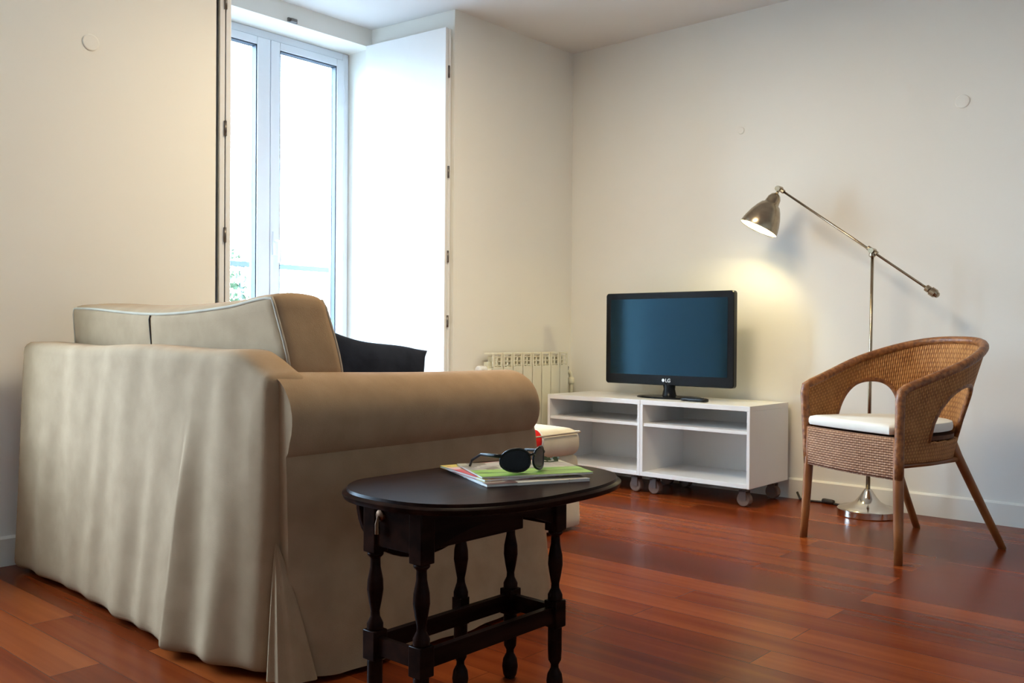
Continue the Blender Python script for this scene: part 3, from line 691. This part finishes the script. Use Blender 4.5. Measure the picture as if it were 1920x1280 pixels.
bm = NB(); tube(bm, [cpt((0.727-0.2)/1.185+0.006*(1-k/8), -0.012, 0.62+0.37*k/8) for k in range(9)], 0.0022, 6); obj('cushion_seam', bm, dark_gap_m, bc, smooth=True)

# navy throw pillow leaning behind the near arm
bm = NB(); npl = 26; pw, ph, pt = 0.225, 0.155, 0.055
grid = {}
for sgn in (1, -1):
    for i in range(npl+1):
        for j in range(npl+1):
            u, v = -1+2*i/npl, -1+2*j/npl
            edge = (1-abs(u)**3.2)*(1-abs(v)**3.2); pinch = 1 - 0.16*(1-abs(u)**2)*abs(v)**4 
            pinch2 = 1 - 0.16*(1-abs(v)**2)*abs(u)**4
            z = pt*max(edge, 0)**0.55*sgn
            if (i in (0, npl) or j in (0, npl)):
                if sgn == -1: grid[sgn, i, j] = grid[1, i, j]; continue
                z = 0
            grid[sgn, i, j] = bm.verts.new((u*pw*pinch2, v*ph*pinch + 0.010*sin(u*3), z))
for sgn in (1, -1):
    for i in range(npl):
        for j in range(npl): bm.faces.new((grid[sgn, i, j], grid[sgn, i+1, j], grid[sgn, i+1, j+1], grid[sgn, i, j+1]))
o = obj('throw_pillow', bm, navy_m, None, smooth=True)
tag(o, 'dark navy throw pillow leaning on the sofa beside the tall back cushion', 'pillow')
o.location = (1.205, -2.515, 0.640)
o.rotation_euler = (Matrix.Rotation(radians(88), 4, 'Z') @ Matrix.Rotation(radians(12), 4, 'Y') @ Matrix.Rotation(radians(75), 4, 'X')).to_euler()

# ------------------------------------------------------------ ottoman with a red cushion end on it
ot = empty('ottoman', (0.765, -1.60, 0), 0, 'cream slipcovered ottoman in front of the sofa, beyond the dark table', 'ottoman')
def otd(p, u, v, w):
    x, y, z = p; k = max(0, 1-z/0.30)
    if u > 0.9: x += 0.016*k + 0.004*sin(y*28)*k
    if v < 0.1: y -= 0.014*k + 0.004*sin(x*28)*k
    return (x, y, z)
bm = NB(); gridbox(bm, -0.285, 0.285, -0.31, 0.31, 0.012, 0.305, 30, 30, 10, 0.02, otd); obj('ottoman_skirt', bm, cream_m, ot, smooth=True)
bm = NB(); gridbox(bm, -0.295, 0.300, -0.32, 0.32, 0.300, 0.410, 30, 30, 10, 0.045, lambda p, u, v, w: (p.x, p.y, p.z + (0.020*(sin(pi*u)*sin(pi*v))**0.6 if w > 0.5 else 0)))
oc = obj('ottoman_cushion', bm, cream_m, ot, smooth=True)
bm = NB(); tube(bm, [(0.297*cos(a) if 0 else x, y, 0.398) for x, y in ((-0.28, -0.315), (0.28, -0.315), (0.297, -0.30), (0.297, 0.30), (0.28, 0.315), (-0.28, 0.315))], 0.004, 6); obj('cushion_piping', bm, piping_m, oc, smooth=True)
# a small red cloth with a white border, draped over the side edge of the ottoman
def edge_path(q, off):
    """q 0..1 from the top of the cushion over its rounded side and down"""
    x0, z0, r = 0.765+0.300, 0.412, 0.045
    if q < 0.35: return (x0-r-0.05*(1-q/0.35), z0+0.004+off)
    if q < 0.75:
        a = (q-0.35)/0.40*pi/2; return (x0-r+(r+off+0.003)*sin(a), z0-r+(r+off+0.004)*cos(a))
    return (x0+off+0.003, z0-r-(q-0.75)/0.25*0.030)
def drape(name, y0, y1, q0, q1, off, m, par):
    bm = NB(); g = {}; n, k_ = 14, 18
    for i in range(n+1):
        for j in range(k_+1):
            u = i/n; q = q0+(q1-q0)*j/k_; w_ = 1-0.45*q**2
            x, z_ = edge_path(q, off); yc = (y0+y1)/2; g[i, j] = bm.verts.new((x, yc+(y0-yc + (y1-y0)*u)*w_, z_))
    for i in range(n):
        for j in range(k_): bm.faces.new((g[i, j], g[i+1, j], g[i+1, j+1], g[i, j+1]))
    o = obj(name, bm, m, par, smooth=True); t_ = o.modifiers.new('t', 'SOLIDIFY'); t_.thickness = 0.002; t_.offset = 1; return o
rcl = empty('folded_cloth', (0, 0, 0), 0, 'small red cloth with a white border draped over the edge of the cream ottoman', 'cloth')
redcloth_m = fabric('red_cloth', (0.5, 0.01, 0.01), (0.6, 0.02, 0.015)); whitecloth_m = fabric('white_border_cloth', (0.8, 0.78, 0.74), (0.84, 0.82, 0.78))
drape('white_border', -1.76, -1.515, 0.0, 1.0, 0.001, whitecloth_m, rcl)
drape('red_cloth', -1.75, -1.533, 0.12, 0.97, 0.0035, redcloth_m, rcl)

# ------------------------------------------------------------ gateleg table
TH = 0.485
tb = empty('gateleg_table', (2.0, -2.91, 0), 0, 'small dark oak gateleg side table with turned legs beside the sofa arm', 'table')
TX, TY = 2.0, -2.91
def top_outline(a_, b_, n=72, cut=-0.206, ex=2.5):
    cx, cy = 2.000-TX+0.000, -2.858-TY; P = []
    for k in range(n):
        t = 2*pi*k/n; x = a_*math.copysign(abs(cos(t))**(2/ex), cos(t)); y = b_*math.copysign(abs(sin(t))**(2/ex), sin(t))
        P.append((cx+max(x, cut), cy+y))
    return P
bm = NB(); rings = []
for s, z in ((0.965, TH-0.022), (0.990, TH-0.020), (1.0, TH-0.014), (1.0, TH-0.010), (0.985, TH-0.007), (0.972, TH-0.0055), (0.965, TH)):
    rings.append([bm.verts.new((x, y, z)) for x, y in top_outline(0.236*s, 0.318*s, cut=-0.206*s)])
for A, B in zip(rings, rings[1:]):
    for i in range(len(A)): bm.faces.new((A[i], A[(i+1) % len(A)], B[(i+1) % len(A)], B[i]))
bm.faces.new(rings[0][::-1]); bm.faces.new(rings[-1])
obj('table_top', bm, darkwood_m, tb, auto=0.5)
# hanging drop leaf on the sofa side
bm = NB(); P = [(-0.195, TH-0.03)]
for k in range(25): a = pi*k/24; P.append((-0.195*cos(a)*1.0, TH-0.03-0.165*sin(a)**0.8))
P.append((0.195, TH-0.03)); P = P[1:-1] if False else P
A = [bm.verts.new((-0.204, y+0.052, z)) for y, z in P[1:]]; B = [bm.verts.new((-0.188, y+0.052, z)) for y, z in P[1:]]
bm.faces.new(A); bm.faces.new(B[::-1])
for i in range(len(A)): bm.faces.new((A[i], A[(i+1) % len(A)], B[(i+1) % len(A)], B[i]))
bevel_mod(obj('drop_leaf', bm, darkwood_m, tb), 0.004)
legs = [(1.932, -3.110), (2.071, -3.114), (1.933, -2.706), (2.069, -2.710)]
B0, B1 = 0.150, 0.209
def turned(x, y, ztop=0.463, apron=0.363, hw=0.0175):
    bm = NB(); box(bm, x-hw, x+hw, y-hw, y+hw, apron, ztop); box(bm, x-hw, x+hw, y-hw, y+hw, B0, B1)
    lathe(bm, [(0.016, apron), (0.0165, apron-0.006), (0.010, apron-0.012), (0.0105, apron-0.030), (0.0155, apron-0.055), (0.0165, apron-0.075), (0.013, apron-0.098), (0.009, apron-0.118), (0.0095, apron-0.128), (0.0165, B1+0.012), (0.0165, B1)][::-1], (x, y, 0), 20)
    lathe(bm, [(0.011, 0.0), (0.016, 0.010), (0.0185, 0.028), (0.016, 0.045), (0.009, 0.058), (0.009, 0.066), (0.0145, 0.076), (0.0155, 0.10), (0.0155, B0)], (x, y, 0), 20)
    bmesh.ops.translate(bm, vec=(-TX, -TY, 0), verts=bm.verts[:]); return bm
for (x, y) in legs: bevel_mod(obj('leg', turned(x, y), darkwood_m, tb, auto=0.6), 0.002)
obj('gate_leg', turned(1.902, -2.838, 0.455, 0.37, 0.0135), darkwood_m, tb, auto=0.6)
def tbox(bm, x0, x1, y0, y1, z0, z1): return box(bm, x0-TX, x1-TX, y0-TY, y1-TY, z0, z1)
bm = NB()
tbox(bm, 1.932, 2.071, -3.118, -3.104, B0+0.012, B1-0.012); tbox(bm, 1.932, 2.071, -2.716, -2.702, B0+0.012, B1-0.012)
tbox(bm, 1.925, 1.939, -3.11, -2.706, B0+0.012, B1-0.012); tbox(bm, 2.063, 2.077, -3.11, -2.71, B0+0.012, B1-0.012)
obj('stretcher', bm, darkwood_m, tb)
# arched side aprons and the drawer end
def apron(x, y0, y1):
    bm = NB(); n = 24; A = []; B = []
    for k in range(n+1):
        t = k/n; z = 0.372 + 0.045*(sin(pi*t))**0.8; A.append((y0+(y1-y0)*t, z))
    loop = [(y0, 0.463), (y1, 0.463)] + A[::-1]
    a = [bm.verts.new((x-0.006-TX, y-TY, z)) for y, z in loop]; b = [bm.verts.new((x+0.006-TX, y-TY, z)) for y, z in loop]
    bm.faces.new(a); bm.faces.new(b[::-1])
    for i in range(len(a)): bm.faces.new((a[i], a[(i+1) % len(a)], b[(i+1) % len(a)], b[i]))
    obj('apron', bm, darkwood_m, tb)
apron(2.070, -3.11, -2.71); apron(1.933, -3.11, -2.71)
bm = NB(); tbox(bm, 1.94, 2.06, -2.715, -2.703, 0.375, 0.463); obj('end_panel', bm, darkwood_m, tb)
bm = NB(); tbox(bm, 1.950, 2.053, -3.122, -2.80, 0.378, 0.460); dw = bevel_mod(obj('drawer', bm, darkwood_m, tb), 0.003)
bm = NB(); lathe(bm, [(0.012, 0), (0.011, 0.004), (0.004, 0.006)], (1.962-TX, -3.122-TY, 0.440), 18, (0, -1, 0))
tube(bm, [(1.962-TX, -3.129-TY, 0.440), (1.962-TX, -3.132-TY, 0.425), (1.962-TX, -3.131-TY, 0.405)], [0.002, 0.004, 0.005], 8)
brass_m = noisy(mat('aged_brass', (0.2, 0.1, 0.05), 0.4, 1.0), (0.07, 0.035, 0.018), (0.12, 0.06, 0.03))
obj('drop_pull', bm, brass_m, dw, auto=0.5)

# ------------------------------------------------------------ magazines, sunglasses, sprig
def magazine(c, ang, w, h, z, t, m, label, band=False):
    root = empty('magazine', (c[0], c[1], z), ang, label, 'magazine', 'magazines on the side table')
    bm = NB(); box(bm, -w/2+0.001, w/2-0.001, -h/2+0.001, h/2-0.001, 0.0006, t-0.0006); obj('pages', bm, paper_m, root)
    bm = NB(); box(bm, -w/2, w/2, -h/2, h/2, t-0.0006, t); box(bm, -w/2, w/2, -h/2, h/2, 0, 0.0006); box(bm, -w/2-0.0006, -w/2, -h/2, h/2, 0, t)
    obj('cover', bm, m, root)
    if band:
        bm = NB(); box(bm, w/2-0.045, w/2+0.0005, -h/2, h/2, t, t+0.0004); box(bm, w/2-0.090, w/2-0.050, -h/2, h/2, t, t+0.0004); obj('cover_band', bm, mag_green, root)
    return root
z = TH + 0.0005
magazine((2.012, -2.778), radians(-26), 0.250, 0.235, z, 0.006, mag_collage, 'lowest magazine of the pile, with brown and cream pictures')
magazine((1.985, -2.772), radians(-20), 0.225, 0.235, z+0.0065, 0.005, mag_warm, 'orange and red magazine in the middle of the pile')
magazine((2.018, -2.762), radians(-30), 0.200, 0.250, z+0.012, 0.004, mag_grey, 'top magazine of the pile with a green band, under the sunglasses', True)
zt = z + 0.0165
sg = empty('sunglasses', (2.075, -2.800, zt), radians(84), 'black sunglasses resting on the green magazine', 'sunglasses')
def lens(sx):
    bm = NB(); n = 28; P = []
    for k in range(n):
        a = 2*pi*k/n; P.append((sx*0.034 + 0.029*cos(a)*(1-0.08*sin(a)), 0.027 + 0.024*math.copysign(abs(sin(a))**0.85, sin(a))))
    def Y(x): return 7.5*x*x
    A = [bm.verts.new((x, Y(x), z)) for x, z in P]; B = [bm.verts.new((x, Y(x)+0.003, z)) for x, z in P]
    bm.faces.new(A); bm.faces.new(B[::-1])
    for i in range(n): bm.faces.new((A[i], A[(i+1) % n], B[(i+1) % n], B[i]))
    obj('lens', bm, gloss_black_m, sg, auto=0.6)
    bm = NB(); tube(bm, [(x, Y(x)+0.001, z) for x, z in P], 0.0028, 8, closed=True); obj('lens_rim', bm, black_m, sg, smooth=True)
    bm = NB(); tube(bm, [(sx*0.062, Y(0.062), 0.036), (sx*0.067, 0.045, 0.036), (sx*0.066, 0.09, 0.034), (sx*0.062, 0.125, 0.018), (sx*0.060, 0.135, 0.004)], [0.0045, 0.0042, 0.0032, 0.003, 0.0028], 8)
    obj('temple', bm, black_m, sg, smooth=True)
lens(1); lens(-1)
bm = NB(); tube(bm, [(-0.010, 0.002, 0.036), (0, -0.001, 0.039), (0.010, 0.002, 0.036)], 0.003, 8); obj('bridge', bm, black_m, sg, smooth=True)
bm = NB(); rs = random.Random(5); tube(bm, [(-0.03, 0, 0.003), (0.0, 0.002, 0.005), (0.025, 0, 0.010)], 0.0015, 6)
for i in range(12):
    c = Vector((-0.022 + 0.0045*i, rs.uniform(-0.003, 0.003), 0.005+0.0006*i)); u = Vector((rs.uniform(-1, 1), rs.uniform(-1, 1), rs.uniform(0.1, 0.9))).normalized(); v = u.orthogonal().normalized(); l = 0.014
    bm.faces.new([bm.verts.new(c+q) for q in (Vector((0, 0, 0)), u*l*0.5+v*l*0.4, u*l, u*l*0.5-v*l*0.4)])
sprig_m = noisy(mat('olive_leaf', (0.06, 0.08, 0.03), 0.6), (0.05, 0.07, 0.025), (0.09, 0.11, 0.05))
tag(obj('herb_sprig', bm, sprig_m, None, loc=(2.025, -2.680, zt)), 'small dark olive sprig lying at the far side of the magazine pile', 'sprig')
